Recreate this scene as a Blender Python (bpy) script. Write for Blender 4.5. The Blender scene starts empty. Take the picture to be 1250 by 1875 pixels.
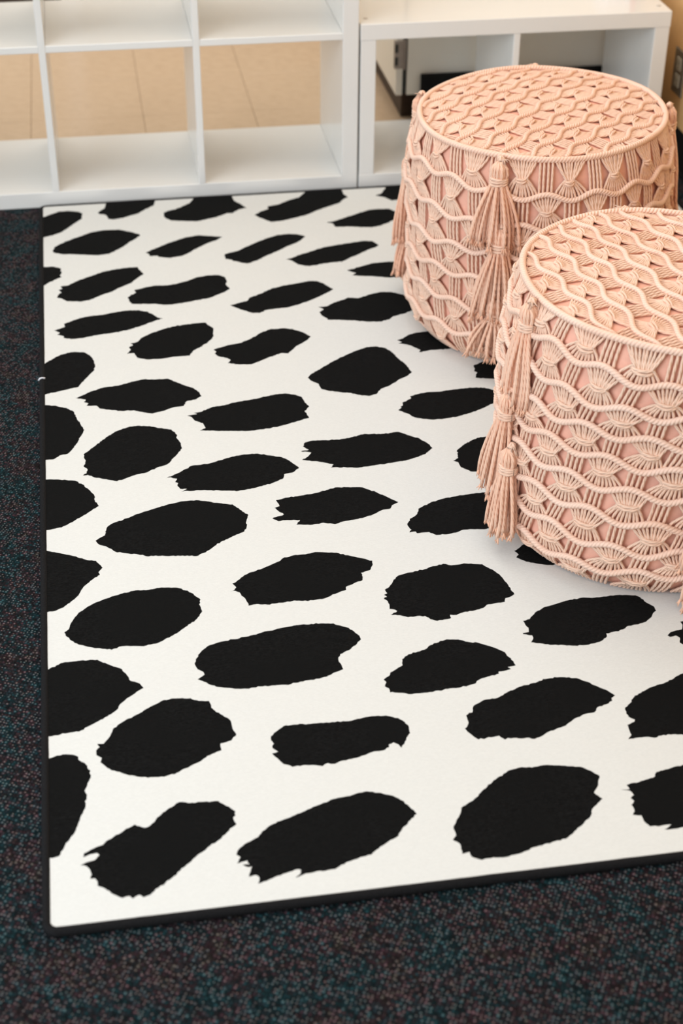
import bpy, math, random
import numpy as np
from mathutils import Vector, Matrix, geometry
from math import sin, cos, pi, sqrt, radians

S = bpy.context.scene
COL = S.collection
random.seed(7)

# ------------------------------------------------------------------ camera
FPX, PITCH, YAW, ROLL = 2822.5, 0.6047, 0.1668, 0.0087
CAM = Vector((-0.6284, -3.5438, 1.5146))
fw = Vector((sin(YAW) * cos(PITCH), cos(YAW) * cos(PITCH), -sin(PITCH)))
rt = Vector((cos(YAW), -sin(YAW), 0))
up = rt.cross(fw)
r2 = cos(ROLL) * rt + sin(ROLL) * up
u2 = -sin(ROLL) * rt + cos(ROLL) * up
cd = bpy.data.cameras.new('camera')
cam = bpy.data.objects.new('camera', cd)
COL.objects.link(cam)
cam.matrix_world = Matrix(((r2.x, u2.x, -fw.x, CAM.x), (r2.y, u2.y, -fw.y, CAM.y), (r2.z, u2.z, -fw.z, CAM.z), (0, 0, 0, 1)))
cd.sensor_fit = 'VERTICAL'
cd.sensor_height = 36.0
cd.sensor_width = 24.0
cd.lens = FPX / 1875 * 36.0
cd.clip_start = 0.05
cd.dof.use_dof = True
cd.dof.focus_distance = 2.58
cd.dof.aperture_fstop = 3.6
S.camera = cam

# ------------------------------------------------------------------ light
S.view_settings.view_transform = 'Standard'
S.view_settings.look = 'None'
S.view_settings.gamma = 1.0
S.view_settings.use_curve_mapping = False
S.view_settings.exposure = 0.06
w = bpy.data.worlds.new('world')
S.world = w
w.use_nodes = True
w.node_tree.nodes['Background'].inputs[0].default_value = (0.98, 0.99, 1.0, 1)
w.node_tree.nodes['Background'].inputs[1].default_value = 0.61

def area(name, loc, target, size, size_y, power, color):
    l = bpy.data.lights.new(name, 'AREA')
    l.shape = 'RECTANGLE'
    l.size, l.size_y, l.energy, l.color = size, size_y, power, color
    o = bpy.data.objects.new(name, l)
    COL.objects.link(o)
    o.location = loc
    d = Vector(target) - Vector(loc)
    o.rotation_euler = d.to_track_quat('-Z', 'Y').to_euler()
    return o

area('window_light', (-3.3, -3.3, 1.7), (0.0, -1.0, 0.2), 2.8, 1.9, 106, (0.83, 0.93, 1.0))
area('ceiling_light', (-0.6, -0.3, 2.75), (-0.6, -0.3, 0), 2.4, 1.2, 28, (1.0, 0.94, 0.85))
area('ceiling_light', (-0.4, -2.6, 2.75), (-0.4, -2.6, 0), 2.4, 1.2, 10, (1.0, 0.96, 0.91))
area('hall_light', (-0.6, 1.1, 2.4), (-0.4, 0.9, 0), 1.6, 0.8, 20, (1.0, 0.95, 0.88))

# ------------------------------------------------------------------ helpers
def tag(o, label=None, cat=None, group=None, kind=None):
    if label: o['label'] = label
    if cat: o['category'] = cat
    if group: o['group'] = group
    if kind: o['kind'] = kind
    return o

def empty(name, loc=(0, 0, 0)):
    o = bpy.data.objects.new(name, None)
    o.empty_display_size = 0.05
    COL.objects.link(o)
    o.location = loc
    return o

class MB:
    """collects geometry for ONE mesh object (world coordinates)"""
    def __init__(s):
        s.v = []; s.f = []; s.uv = []; s.mi = []
    def quad_uv(s, f, uv, m=0):
        s.f.append(f); s.uv.append(uv); s.mi.append(m)
    def box(s, x0, x1, y0, y1, z0, z1, b=0.0015, m=0):
        """box with chamfered edges"""
        b = min(b, (x1-x0)/2.5, (y1-y0)/2.5, (z1-z0)/2.5)
        base = len(s.v)
        idx = {}
        for ix, (X, sx) in enumerate(((x0, 1), (x1, -1))):
            for iy, (Y, sy) in enumerate(((y0, 1), (y1, -1))):
                for iz, (Z, sz) in enumerate(((z0, 1), (z1, -1))):
                    for ax in range(3):
                        p = [X + sx*b, Y + sy*b, Z + sz*b]
                        p[ax] = (X, Y, Z)[ax]
                        idx[(ix, iy, iz, ax)] = len(s.v)
                        s.v.append(tuple(p))
        def add(f):
            c = Vector(((x0+x1)/2, (y0+y1)/2, (z0+z1)/2))
            a, bb, cc = (Vector(s.v[i]) for i in f[:3])
            n = (bb-a).cross(cc-a)
            if n.dot((a+bb+cc)/3 - c) < 0: f = f[::-1]
            s.quad_uv(tuple(f), tuple((0, 0) for _ in f), m)
        for ax in range(3):
            o = [a for a in range(3) if a != ax]
            for sd in (0, 1):
                f = []
                for q in ((0, 0), (1, 0), (1, 1), (0, 1)):
                    k = [0, 0, 0]; k[ax] = sd; k[o[0]] = q[0]; k[o[1]] = q[1]
                    f.append(idx[(k[0], k[1], k[2], ax)])
                add(f)
            # edges parallel to ax
            for q in ((0, 0), (1, 0), (1, 1), (0, 1)):
                k = [0, 0, 0]; k[o[0]] = q[0]; k[o[1]] = q[1]
                k2 = list(k); k2[ax] = 1
                add([idx[(k[0], k[1], k[2], o[0])], idx[(k2[0], k2[1], k2[2], o[0])], idx[(k2[0], k2[1], k2[2], o[1])], idx[(k[0], k[1], k[2], o[1])]])
        for ix in (0, 1):
            for iy in (0, 1):
                for iz in (0, 1):
                    add([idx[(ix, iy, iz, a)] for a in range(3)])
    def tube(s, P, N, r, sides=6, m=0, cap=True, bump=0.0, pitch=0.006, slant=1.0, sx=1.0):
        """tube along points P with normals N; r number or list; bump>0: coiled ridges"""
        n = len(P)
        P = np.asarray(P, float); N = np.asarray(N, float)
        T = np.empty_like(P)
        T[1:-1] = P[2:] - P[:-2]; T[0] = P[1]-P[0]; T[-1] = P[-1]-P[-2]
        T /= np.linalg.norm(T, axis=1)[:, None] + 1e-12
        B = np.cross(T, N); B /= np.linalg.norm(B, axis=1)[:, None] + 1e-12
        N2 = np.cross(B, T)
        L = np.r_[0, np.cumsum(np.linalg.norm(P[1:]-P[:-1], axis=1))]
        R = np.full(n, r, float) if np.isscalar(r) else np.asarray(r, float)
        a = np.arange(sides) * 2*pi/sides
        RR = R[:, None] * np.ones(sides)[None, :]
        if bump:
            ph = L[:, None]/pitch*pi + slant*a[None, :]/2*0 + slant*np.sin(a)[None, :]
            RR = RR * (1 - bump + bump*1.6*np.abs(np.sin(ph)))
        V = P[:, None, :] + RR[:, :, None]*(np.cos(a)[None, :, None]*N2[:, None, :] + sx*np.sin(a)[None, :, None]*B[:, None, :])
        base = len(s.v)
        s.v.extend(map(tuple, V.reshape(-1, 3)))
        for i in range(n-1):
            for j in range(sides):
                k = (j+1) % sides
                s.f.append((base+i*sides+j, base+i*sides+k, base+(i+1)*sides+k, base+(i+1)*sides+j))
                s.uv.append(((j/sides, L[i]), ((j+1)/sides, L[i]), ((j+1)/sides, L[i+1]), (j/sides, L[i+1])))
                s.mi.append(m)
        if cap:
            for e, rev in ((0, False), (n-1, True)):
                f = tuple(base+e*sides+j for j in range(sides))
                s.f.append(f[::-1] if not rev else f)
                s.uv.append(tuple((j/sides, L[e]) for j in range(sides)))
                s.mi.append(m)
    def build(s, name, mats, parent=None, smooth=True, mesh_only=False):
        me = bpy.data.meshes.new(name)
        me.from_pydata(s.v, [], s.f)
        if not isinstance(mats, (list, tuple)): mats = [mats]
        for m in mats: me.materials.append(m)
        uvl = me.uv_layers.new(name='UVMap')
        flat = np.array([c for uv in s.uv for p in uv for c in p], dtype=np.float32)
        uvl.data.foreach_set('uv', flat)
        me.polygons.foreach_set('use_smooth', [smooth]*len(s.f))
        me.polygons.foreach_set('material_index', s.mi)
        me.update()
        o = bpy.data.objects.new(name, me)
        COL.objects.link(o)
        if parent is not None:
            o.parent = parent
            o.matrix_parent_inverse = Matrix.Translation(parent.location).inverted()
        return o

# ------------------------------------------------------------------ materials
class NT:
    def __init__(s, name):
        s.m = bpy.data.materials.new(name); s.m.use_nodes = True
        s.t = s.m.node_tree; s.b = s.t.nodes['Principled BSDF']
    def n(s, typ, **kw):
        nd = s.t.nodes.new('ShaderNode'+typ)
        for k, v in kw.items():
            if k.startswith('in_'):
                key = k[3:]
                key = int(key) if key.isdigit() else key.replace('_', ' ')
                if hasattr(v, 'bl_idname') or isinstance(v, bpy.types.NodeSocket): s.t.links.new(v, nd.inputs[key])
                else: nd.inputs[key].default_value = v
            else: setattr(nd, k, v)
        return nd
    def l(s, a, b): s.t.links.new(a, b)
    def math(s, op, a, b=None, c=None):
        nd = s.t.nodes.new('ShaderNodeMath'); nd.operation = op
        for i, x in enumerate((a, b, c)):
            if x is None: continue
            if isinstance(x, (int, float)): nd.inputs[i].default_value = x
            else: s.t.links.new(x, nd.inputs[i])
        return nd.outputs[0]
    def ramp(s, fac, stops, interp='LINEAR'):
        nd = s.t.nodes.new('ShaderNodeValToRGB'); r = nd.color_ramp; r.interpolation = interp
        while len(r.elements) > 1: r.elements.remove(r.elements[0])
        r.elements[0].position = stops[0][0]; r.elements[0].color = (*stops[0][1], 1)
        for p, c in stops[1:]:
            e = r.elements.new(p); e.color = (*c, 1)
        s.t.links.new(fac, nd.inputs[0]); return nd.outputs[0]
    def mix(s, fac, a, b, mode='MIX'):
        nd = s.t.nodes.new('ShaderNodeMix'); nd.data_type = 'RGBA'; nd.blend_type = mode
        for k, x in ((0, fac), (6, a), (7, b)):
            if isinstance(x, (int, float)): nd.inputs[k].default_value = x
            elif isinstance(x, tuple): nd.inputs[k].default_value = (*x, 1)
            else: s.t.links.new(x, nd.inputs[k])
        return nd.outputs[2]
    def bump(s, h, strength, dist):
        nd = s.t.nodes.new('ShaderNodeBump'); nd.inputs['Strength'].default_value = strength
        nd.inputs['Distance'].default_value = dist; s.t.links.new(h, nd.inputs['Height'])
        s.t.links.new(nd.outputs[0], s.b.inputs['Normal'])
    def base(s, c, rough=0.6, spec=0.5):
        if isinstance(c, tuple): s.b.inputs['Base Color'].default_value = (*c, 1)
        else: s.t.links.new(c, s.b.inputs['Base Color'])
        s.b.inputs['Roughness'].default_value = rough
        s.b.inputs['Specular IOR Level'].default_value = spec
        return s

def obj_co(t): return t.n('TexCoord').outputs['Object']

def mat_plain(name, c, rough=0.6, spec=0.5, var=0.06, scale=30, bump=0.0, metal=0.0):
    t = NT(name)
    nz = t.n('TexNoise', in_Vector=obj_co(t), in_Scale=scale, in_Detail=4.0)
    col = t.ramp(nz.outputs[0], [(0.3, tuple(x*(1-var) for x in c)), (0.7, tuple(min(1, x*(1+var)) for x in c))])
    t.base(col, rough, spec)
    t.b.inputs['Metallic'].default_value = metal
    if bump: t.bump(nz.outputs[0], bump, 0.002)
    return t.m

def mat_cord(name, c, c2, k=1.0):
    t = NT(name)
    uv = t.n('UVMap')
    sp = t.n('SeparateXYZ', in_Vector=uv.outputs[0])
    ph = t.math('MULTIPLY_ADD', sp.outputs[0], 3*2*pi, t.math('MULTIPLY', sp.outputs[1], 2*pi/0.0125*3/3*k))
    # three plies, each line slants across the strand
    s1 = t.math('ABSOLUTE', t.math('SINE', t.math('MULTIPLY', ph, 0.5)))
    oc = obj_co(t)
    fine = t.n('TexNoise', in_Vector=oc, in_Scale=900.0, in_Detail=2.0)
    big = t.n('TexNoise', in_Vector=oc, in_Scale=14.0, in_Detail=3.0)
    h = t.math('ADD', t.math('MULTIPLY', s1, 1.0), t.math('MULTIPLY', fine.outputs[0], 0.35))
    col = t.ramp(big.outputs[0], [(0.35, c), (0.65, c2)])
    col = t.mix(t.math('MULTIPLY', t.math('SUBTRACT', 1.0, s1), 0.22), col, tuple(x*0.8 for x in c), 'MIX')
    t.base(col, 0.9, 0.15)
    t.b.inputs['Sheen Weight'].default_value = 0.25
    t.b.inputs['Sheen Tint'].default_value = (1, 0.9, 0.82, 1)
    t.bump(h, 0.8, 0.0012)
    return t.m

def mat_carpet():
    t = NT('carpet_loops')
    oc = obj_co(t)
    mp = t.n('Mapping', in_Vector=oc); mp.inputs['Rotation'].default_value = (0, 0, 0.5); mp.inputs['Scale'].default_value = (1, 1, 1)
    v = t.n('TexVoronoi', in_Vector=mp.outputs[0], in_Scale=195.0); v.inputs['Randomness'].default_value = 0.5
    sp = t.n('SeparateColor', in_Color=v.outputs['Color'])
    n1 = t.n('TexNoise', in_Vector=oc, in_Scale=15.0, in_Detail=4.0)
    n2 = t.n('TexNoise', in_Vector=oc, in_Scale=90.0, in_Detail=2.0)
    hue = t.math('ADD', t.math('MULTIPLY', n1.outputs[0], 0.75), t.math('MULTIPLY', sp.outputs[0], 0.25))
    col = t.ramp(hue, [(0.38, (0.020, 0.078, 0.095)), (0.46, (0.034, 0.056, 0.072)), (0.52, (0.056, 0.056, 0.066)), (0.59, (0.095, 0.046, 0.062)), (0.68, (0.080, 0.070, 0.062))])
    val = t.math('MULTIPLY', t.math('MULTIPLY_ADD', n2.outputs[0], 1.4, 0.2), t.math('MULTIPLY_ADD', sp.outputs[1], 0.9, 0.45))
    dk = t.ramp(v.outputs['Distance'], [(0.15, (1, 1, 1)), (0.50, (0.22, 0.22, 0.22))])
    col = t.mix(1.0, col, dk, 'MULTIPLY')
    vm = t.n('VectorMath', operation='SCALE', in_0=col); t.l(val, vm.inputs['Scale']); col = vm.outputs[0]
    fl = t.math('MULTIPLY', t.math('MULTIPLY_ADD', sp.outputs[2], 0.9, 0.1), t.math('LESS_THAN', v.outputs['Distance'], 0.27))
    col = t.mix(t.math('MULTIPLY', fl, 0.7), col, (0.40, 0.35, 0.31))
    t.base(col, 0.95, 0.1)
    h = t.math('SUBTRACT', 1.0, v.outputs['Distance'])
    t.bump(h, 1.0, 0.003)
    return t.m

def mat_pile(name, c, spark):
    t = NT(name)
    oc = obj_co(t)
    mp = t.n('Mapping', in_Vector=oc); mp.inputs['Scale'].default_value = (0.35, 1.0, 1.0)
    f = t.n('TexNoise', in_Vector=mp.outputs[0], in_Scale=650.0, in_Detail=3.0)
    b = t.n('TexNoise', in_Vector=oc, in_Scale=9.0, in_Detail=3.0)
    col = t.ramp(f.outputs[0], [(0.35, tuple(x*(1-spark) for x in c)), (0.7, tuple(min(1, x*(1+spark)) for x in c))])
    col = t.mix(t.ramp(b.outputs[0], [(0.40, (0, 0, 0)), (0.65, (1, 1, 1))]), col, tuple(x*0.86 for x in c), 'MIX') if spark > 0.2 else col
    t.base(col, 0.95, 0.08)
    t.b.inputs['Sheen Weight'].default_value = 0.0
    t.bump(f.outputs[0], 0.6 if spark > 0.2 else 0.25, 0.0015)
    return t.m

def mat_tile():
    t = NT('vinyl_tile')
    oc = obj_co(t)
    oi = t.n('ObjectInfo')
    n1 = t.n('TexNoise', in_Vector=oc, in_Scale=35.0, in_Detail=5.0)
    col = t.ramp(n1.outputs[0], [(0.3, (0.60, 0.45, 0.31)), (0.7, (0.66, 0.50, 0.35))])
    col = t.mix(t.math('MULTIPLY', oi.outputs['Random'], 0.35), col, (0.62, 0.46, 0.32))
    t.base(col, 0.22, 0.5)
    n2 = t.n('TexNoise', in_Vector=oc, in_Scale=12.0)
    t.bump(n2.outputs[0], 0.05, 0.002)
    return t.m

M = {}
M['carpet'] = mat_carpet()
M['tile'] = mat_tile()
M['slab'] = mat_plain('subfloor', (0.30, 0.22, 0.15), 0.9)
M['pile_white'] = mat_pile('white_pile', (0.71, 0.72, 0.705), 0.03)
M['pile_black'] = mat_pile('black_pile', (0.0062, 0.0065, 0.0067), 0.55)
M['binding'] = mat_plain('black_binding', (0.008, 0.008, 0.009), 0.85, 0.15, 0.3, 400, 0.6)
M['shelf'] = mat_plain('white_foil', (0.80, 0.80, 0.785), 0.2, 0.45, 0.01, 6)
M['cam'] = mat_plain('grey_cap', (0.42, 0.40, 0.38), 0.5)
M['cord'] = mat_cord('peach_cotton_cord', (0.90, 0.59, 0.44), (0.93, 0.65, 0.50))
M['cord_thick'] = mat_cord('peach_wrapped_cord', (0.93, 0.62, 0.48), (0.95, 0.67, 0.54), 2.0)
M['tassel'] = mat_cord('peach_tassel_cord', (0.91, 0.53, 0.37), (0.94, 0.61, 0.45))
M['fray'] = mat_plain('frayed_cotton', (0.88, 0.52, 0.36), 0.95, 0.1, 0.08, 200)
M['cushion'] = mat_plain('pink_canvas', (0.86, 0.47, 0.355), 0.9, 0.1, 0.06, 60, 0.3)
M['tan_wall'] = mat_plain('tan_wall_paint', (0.74, 0.47, 0.22), 0.7, 0.3, 0.04, 40, 0.1)
M['white_wall'] = mat_plain('hall_wall_paint', (0.66, 0.60, 0.50), 0.7, 0.3, 0.03, 20)
M['base_black'] = mat_plain('black_cove_base', (0.006, 0.006, 0.006), 0.75, 0.15, 0.2, 80)
M['toe'] = mat_plain('dark_brown_toe_kick', (0.045, 0.028, 0.020), 0.55, 0.4, 0.2, 50)
M['cab'] = mat_plain('cabinet_laminate', (0.82, 0.80, 0.73), 0.45, 0.4, 0.02, 10)
M['steel'] = mat_plain('brushed_steel', (0.36, 0.34, 0.31), 0.35, 0.5, 0.08, 90, 0, 0.9)
M['hinge_steel'] = mat_plain('satin_hinge_steel', (0.33, 0.29, 0.26), 0.5, 0.4, 0.06, 60, 0, 0.2)
M['socket'] = mat_plain('socket_plastic', (0.42, 0.40, 0.33), 0.4)
M['dark'] = mat_plain('dark_slot', (0.02, 0.025, 0.022), 0.6)
M['paper'] = mat_plain('white_card', (0.75, 0.75, 0.80), 0.5)
M['redprint'] = mat_plain('red_card', (0.45, 0.06, 0.05), 0.5)
SPOTS = [
  [(-779,-89),(-766,-82),(-729,-55),(-709,-54),(-682,-64),(-675,-75),(-677,-106),(-694,-129),(-710,-154),(-725,-174),(-743,-188),(-767,-199),(-779,-203)],
  [(-638,-74),(-621,-50),(-619,-35),(-611,12),(-494,-6),(-505,-52),(-527,-74),(-545,-95),(-566,-105),(-583,-115),(-604,-120),(-616,-115),(-617,-100),(-623,-89),(-635,-84)],
  [(-484,-99),(-472,-88),(-457,-83),(-439,-69),(-417,-49),(-396,2),(-314,0),(-311,-52),(-300,-68),(-285,-98),(-304,-105),(-323,-125),(-335,-123),(-362,-142),(-388,-151),(-409,-159),(-442,-153),(-466,-147),(-479,-135),(-484,-120)],
  [(-746,-273),(-740,-251),(-732,-242),(-712,-224),(-687,-206),(-659,-186),(-630,-177),(-594,-179),(-567,-195),(-549,-210),(-546,-220),(-557,-235),(-573,-252),(-586,-273),(-603,-290),(-619,-306),(-643,-312),(-674,-305),(-705,-298),(-725,-295),(-744,-283)],
  [(-539,-313),(-525,-301),(-500,-281),(-474,-263),(-445,-245),(-412,-237),(-384,-246),(-359,-254),(-375,-271),(-396,-284),(-418,-303),(-444,-330),(-460,-343),(-488,-349),(-511,-340),(-513,-333),(-530,-333),(-532,-322)],
  [(-779,-353),(-768,-355),(-745,-356),(-729,-367),(-730,-380),(-727,-390),(-732,-402),(-728,-411),(-741,-422),(-757,-437),(-768,-451),(-779,-460)],
  [(-739,-510),(-735,-492),(-729,-488),(-736,-475),(-727,-469),(-731,-457),(-716,-455),(-693,-434),(-665,-416),(-638,-398),(-607,-388),(-576,-385),(-561,-385),(-557,-401),(-549,-422),(-564,-440),(-580,-464),(-604,-482),(-623,-500),(-646,-513),(-669,-531),(-691,-537),(-702,-534),(-720,-529),(-729,-516)],
  [(-589,-530),(-581,-519),(-571,-512),(-574,-499),(-551,-489),(-528,-483),(-502,-486),(-479,-480),(-455,-469),(-434,-455),(-411,-450),(-388,-451),(-374,-464),(-372,-482),(-376,-501),(-369,-522),(-381,-536),(-397,-546),(-417,-560),(-440,-565),(-467,-573),(-497,-579),(-516,-578),(-534,-570),(-570,-566),(-583,-563),(-588,-547)],
  [(-748,-659),(-737,-655),(-724,-647),(-726,-633),(-713,-625),(-693,-612),(-671,-606),(-645,-604),(-623,-597),(-597,-592),(-572,-594),(-550,-606),(-539,-621),(-534,-632),(-522,-640),(-538,-647),(-561,-662),(-583,-674),(-602,-682),(-631,-689),(-649,-691),(-674,-697),(-691,-702),(-713,-703),(-728,-695),(-727,-688),(-741,-679),(-735,-672)],
  [(-603,-782),(-595,-765),(-598,-754),(-589,-747),(-594,-739),(-579,-734),(-572,-720),(-549,-700),(-527,-688),(-504,-678),(-482,-674),(-460,-671),(-436,-670),(-429,-685),(-421,-700),(-425,-723),(-424,-734),(-439,-759),(-455,-775),(-470,-788),(-480,-808),(-503,-808),(-524,-811),(-542,-813),(-563,-812),(-583,-802),(-589,-781)],
  [(-780,-809),(-769,-801),(-752,-782),(-735,-766),(-714,-758),(-689,-762),(-676,-779),(-670,-798),(-668,-820),(-671,-841),(-689,-873),(-703,-902),(-720,-906),(-740,-913),(-770,-922),(-780,-925)],
  [(-272,-143),(-255,-125),(-235,-112),(-235,-96),(-209,-90),(-180,-68),(-152,-53),(-125,-11),(-42,-9),(-42,-50),(-34,-70),(-52,-86),(-59,-101),(-89,-118),(-122,-139),(-151,-161),(-182,-174),(-208,-185),(-238,-188),(-252,-171),(-261,-160)],
  [(33,-70),(49,-61),(71,-17),(176,-22),(185,-83),(138,-98),(107,-99),(67,-106),(54,-84)],
  [(-108,-210),(-90,-205),(-72,-195),(-49,-181),(-25,-167),(3,-152),(24,-150),(52,-153),(63,-169),(73,-183),(76,-204),(54,-216),(34,-233),(11,-247),(-7,-252),(-31,-249),(-55,-241),(-92,-238),(-95,-219)],
  [(-364,-348),(-352,-341),(-332,-334),(-314,-318),(-288,-297),(-261,-278),(-231,-262),(-206,-260),(-186,-265),(-170,-279),(-183,-300),(-201,-316),(-224,-332),(-242,-348),(-268,-367),(-295,-391),(-318,-404),(-334,-394),(-349,-384),(-350,-378),(-364,-373)],
  [(-231,-394),(-215,-389),(-198,-376),(-172,-363),(-150,-350),(-124,-340),(-95,-334),(-69,-328),(-40,-323),(-20,-328),(-10,-351),(-20,-362),(-41,-373),(-64,-393),(-87,-408),(-106,-425),(-125,-425),(-150,-428),(-167,-435),(-190,-435),(-208,-422),(-217,-404)],
  [(29,-343),(40,-332),(38,-322),(47,-321),(54,-315),(43,-309),(58,-291),(101,-278),(117,-300),(99,-346),(48,-356)],
  [(-103,-469),(-84,-462),(-63,-452),(-41,-442),(-9,-440),(31,-441),(65,-448),(56,-514),(15,-522),(-23,-518),(-53,-507),(-83,-501),(-96,-495),(-86,-486),(-100,-474)],
  [(-377,-601),(-360,-593),(-338,-584),(-331,-570),(-306,-555),(-281,-535),(-249,-523),(-221,-517),(-193,-510),(-178,-512),(-165,-525),(-148,-558),(-164,-572),(-182,-587),(-207,-604),(-232,-618),(-255,-628),(-282,-630),(-305,-634),(-317,-644),(-335,-642),(-359,-620)],
  [(-194,-659),(-183,-648),(-193,-635),(-174,-635),(-156,-619),(-136,-610),(-123,-601),(-101,-607),(-76,-594),(-48,-585),(-25,-589),(-5,-604),(7,-619),(14,-645),(3,-680),(-19,-693),(-43,-701),(-52,-712),(-73,-721),(-102,-717),(-130,-707),(-155,-701),(-180,-697),(-191,-675)],
  [(-430,-790),(-419,-784),(-401,-776),(-371,-769),(-348,-753),(-328,-733),(-304,-719),(-275,-720),(-258,-728),(-242,-742),(-227,-764),(-240,-781),(-265,-803),(-282,-828),(-296,-825),(-319,-836),(-342,-851),(-361,-862),(-385,-859),(-407,-850),(-400,-838),(-406,-829),(-423,-819),(-429,-808),(-425,-800)],
  [(-258,-931),(-249,-918),(-225,-897),(-201,-875),(-172,-854),(-144,-836),(-121,-825),(-103,-825),(-86,-834),(-77,-849),(-69,-877),(-60,-900),(-54,-923),(-52,-941),(-63,-953),(-84,-967),(-104,-985),(-124,-996),(-136,-1014),(-152,-1019),(-168,-1013),(-187,-1002),(-203,-997),(-222,-990),(-238,-979),(-241,-958),(-253,-945)],
  [(-55,-806),(-42,-800),(-27,-786),(-10,-779),(0,-779),(21,-774),(44,-797),(65,-838),(55,-855),(37,-858),(4,-857),(-16,-863),(-21,-861),(-16,-854),(-27,-840),(-33,-831),(-55,-819),(-47,-815)],
  [(75,-932),(95,-920),(120,-914),(144,-924),(153,-949),(144,-983),(121,-992),(101,-990),(68,-981),(71,-969),(76,-961),(71,-955),(75,-944)],
  [(-106,-1080),(-98,-1071),(-99,-1067),(-94,-1064),(-93,-1053),(-82,-1046),(-73,-1039),(-74,-1032),(-55,-1025),(-34,-1021),(-11,-1023),(4,-1020),(27,-1018),(51,-1017),(76,-1021),(91,-1032),(99,-1046),(101,-1065),(85,-1077),(65,-1090),(42,-1103),(20,-1113),(-5,-1121),(-25,-1123),(-47,-1124),(-63,-1119),(-80,-1111),(-89,-1097)],
  [(-42,-1269),(-31,-1261),(-28,-1236),(-14,-1221),(3,-1208),(19,-1199),(47,-1195),(73,-1203),(69,-1253),(51,-1290),(17,-1309),(-8,-1310),(-19,-1308),(-22,-1303),(-33,-1292),(-34,-1282),(-34,-1275)],
  [(-163,-1451),(-156,-1441),(-156,-1437),(-148,-1432),(-140,-1424),(-135,-1409),(-122,-1400),(-105,-1391),(-85,-1385),(-58,-1380),(-37,-1378),(-10,-1377),(8,-1378),(27,-1386),(33,-1410),(19,-1457),(-5,-1480),(-37,-1486),(-61,-1482),(-73,-1482),(-83,-1487),(-103,-1491),(-121,-1490),(-131,-1480),(-152,-1480),(-153,-1475),(-164,-1476),(-159,-1469),(-162,-1460)],
  [(-309,-1196),(-294,-1193),(-303,-1180),(-297,-1167),(-285,-1163),(-258,-1165),(-233,-1167),(-211,-1162),(-184,-1154),(-155,-1159),(-120,-1157),(-106,-1170),(-87,-1185),(-76,-1202),(-70,-1221),(-81,-1233),(-95,-1243),(-123,-1254),(-148,-1258),(-182,-1262),(-216,-1266),(-244,-1261),(-264,-1257),(-257,-1249),(-274,-1239),(-311,-1225),(-299,-1216),(-291,-1203)],
  [(-387,-1400),(-366,-1391),(-376,-1376),(-379,-1369),(-370,-1365),(-374,-1346),(-353,-1341),(-325,-1338),(-300,-1334),(-279,-1327),(-266,-1322),(-243,-1325),(-219,-1329),(-198,-1347),(-183,-1363),(-165,-1384),(-178,-1392),(-182,-1401),(-196,-1403),(-219,-1417),(-243,-1424),(-267,-1427),(-284,-1433),(-303,-1426),(-322,-1429),(-349,-1425),(-341,-1412),(-362,-1409),(-378,-1410)],
  [(-709,-943),(-695,-934),(-680,-922),(-653,-910),(-626,-907),(-603,-898),(-580,-890),(-553,-894),(-530,-894),(-516,-908),(-498,-926),(-484,-937),(-474,-954),(-470,-972),(-484,-983),(-499,-986),(-506,-1003),(-527,-1006),(-546,-1016),(-567,-1023),(-583,-1016),(-601,-1006),(-623,-1005),(-645,-997),(-665,-989),(-670,-978),(-689,-976),(-685,-967),(-694,-960),(-690,-952)],
  [(-503,-1041),(-484,-1037),(-491,-1032),(-476,-1030),(-461,-1020),(-453,-1015),(-430,-1012),(-414,-1005),(-383,-1000),(-356,-993),(-332,-987),(-309,-985),(-291,-993),(-281,-1002),(-277,-1025),(-271,-1041),(-282,-1056),(-277,-1082),(-301,-1091),(-321,-1099),(-344,-1106),(-366,-1110),(-396,-1112),(-432,-1107),(-484,-1097),(-473,-1090),(-476,-1072),(-490,-1061),(-495,-1047)],
  [(-702,-1218),(-695,-1211),(-693,-1199),(-700,-1188),(-696,-1172),(-699,-1148),(-689,-1136),(-675,-1118),(-656,-1094),(-637,-1076),(-615,-1065),(-597,-1062),(-575,-1067),(-557,-1077),(-536,-1085),(-527,-1105),(-529,-1116),(-522,-1135),(-522,-1155),(-536,-1180),(-552,-1204),(-570,-1211),(-588,-1224),(-609,-1229),(-627,-1238),(-643,-1245),(-661,-1236),(-678,-1229),(-693,-1217)],
  [(-560,-1248),(-544,-1241),(-525,-1227),(-507,-1214),(-478,-1212),(-456,-1204),(-434,-1195),(-412,-1191),(-387,-1192),(-367,-1201),(-346,-1210),(-334,-1224),(-320,-1249),(-332,-1263),(-349,-1267),(-352,-1280),(-371,-1291),(-393,-1299),(-414,-1305),(-435,-1308),(-466,-1302),(-493,-1296),(-534,-1295),(-523,-1288),(-535,-1286),(-539,-1276),(-537,-1267),(-542,-1263),(-538,-1253),(-548,-1247)],
  [(-783,-958),(-775,-959),(-747,-966),(-725,-980),(-714,-992),(-708,-1018),(-701,-1043),(-695,-1063),(-702,-1084),(-708,-1104),(-721,-1132),(-728,-1142),(-742,-1145),(-752,-1156),(-776,-1157),(-783,-1159)],
  [(-783,-1219),(-776,-1220),(-749,-1223),(-716,-1232),(-703,-1246),(-690,-1269),(-684,-1282),(-684,-1297),(-677,-1318),(-689,-1329),(-705,-1344),(-725,-1361),(-741,-1373),(-764,-1377),(-776,-1377),(-783,-1377)],
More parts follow.
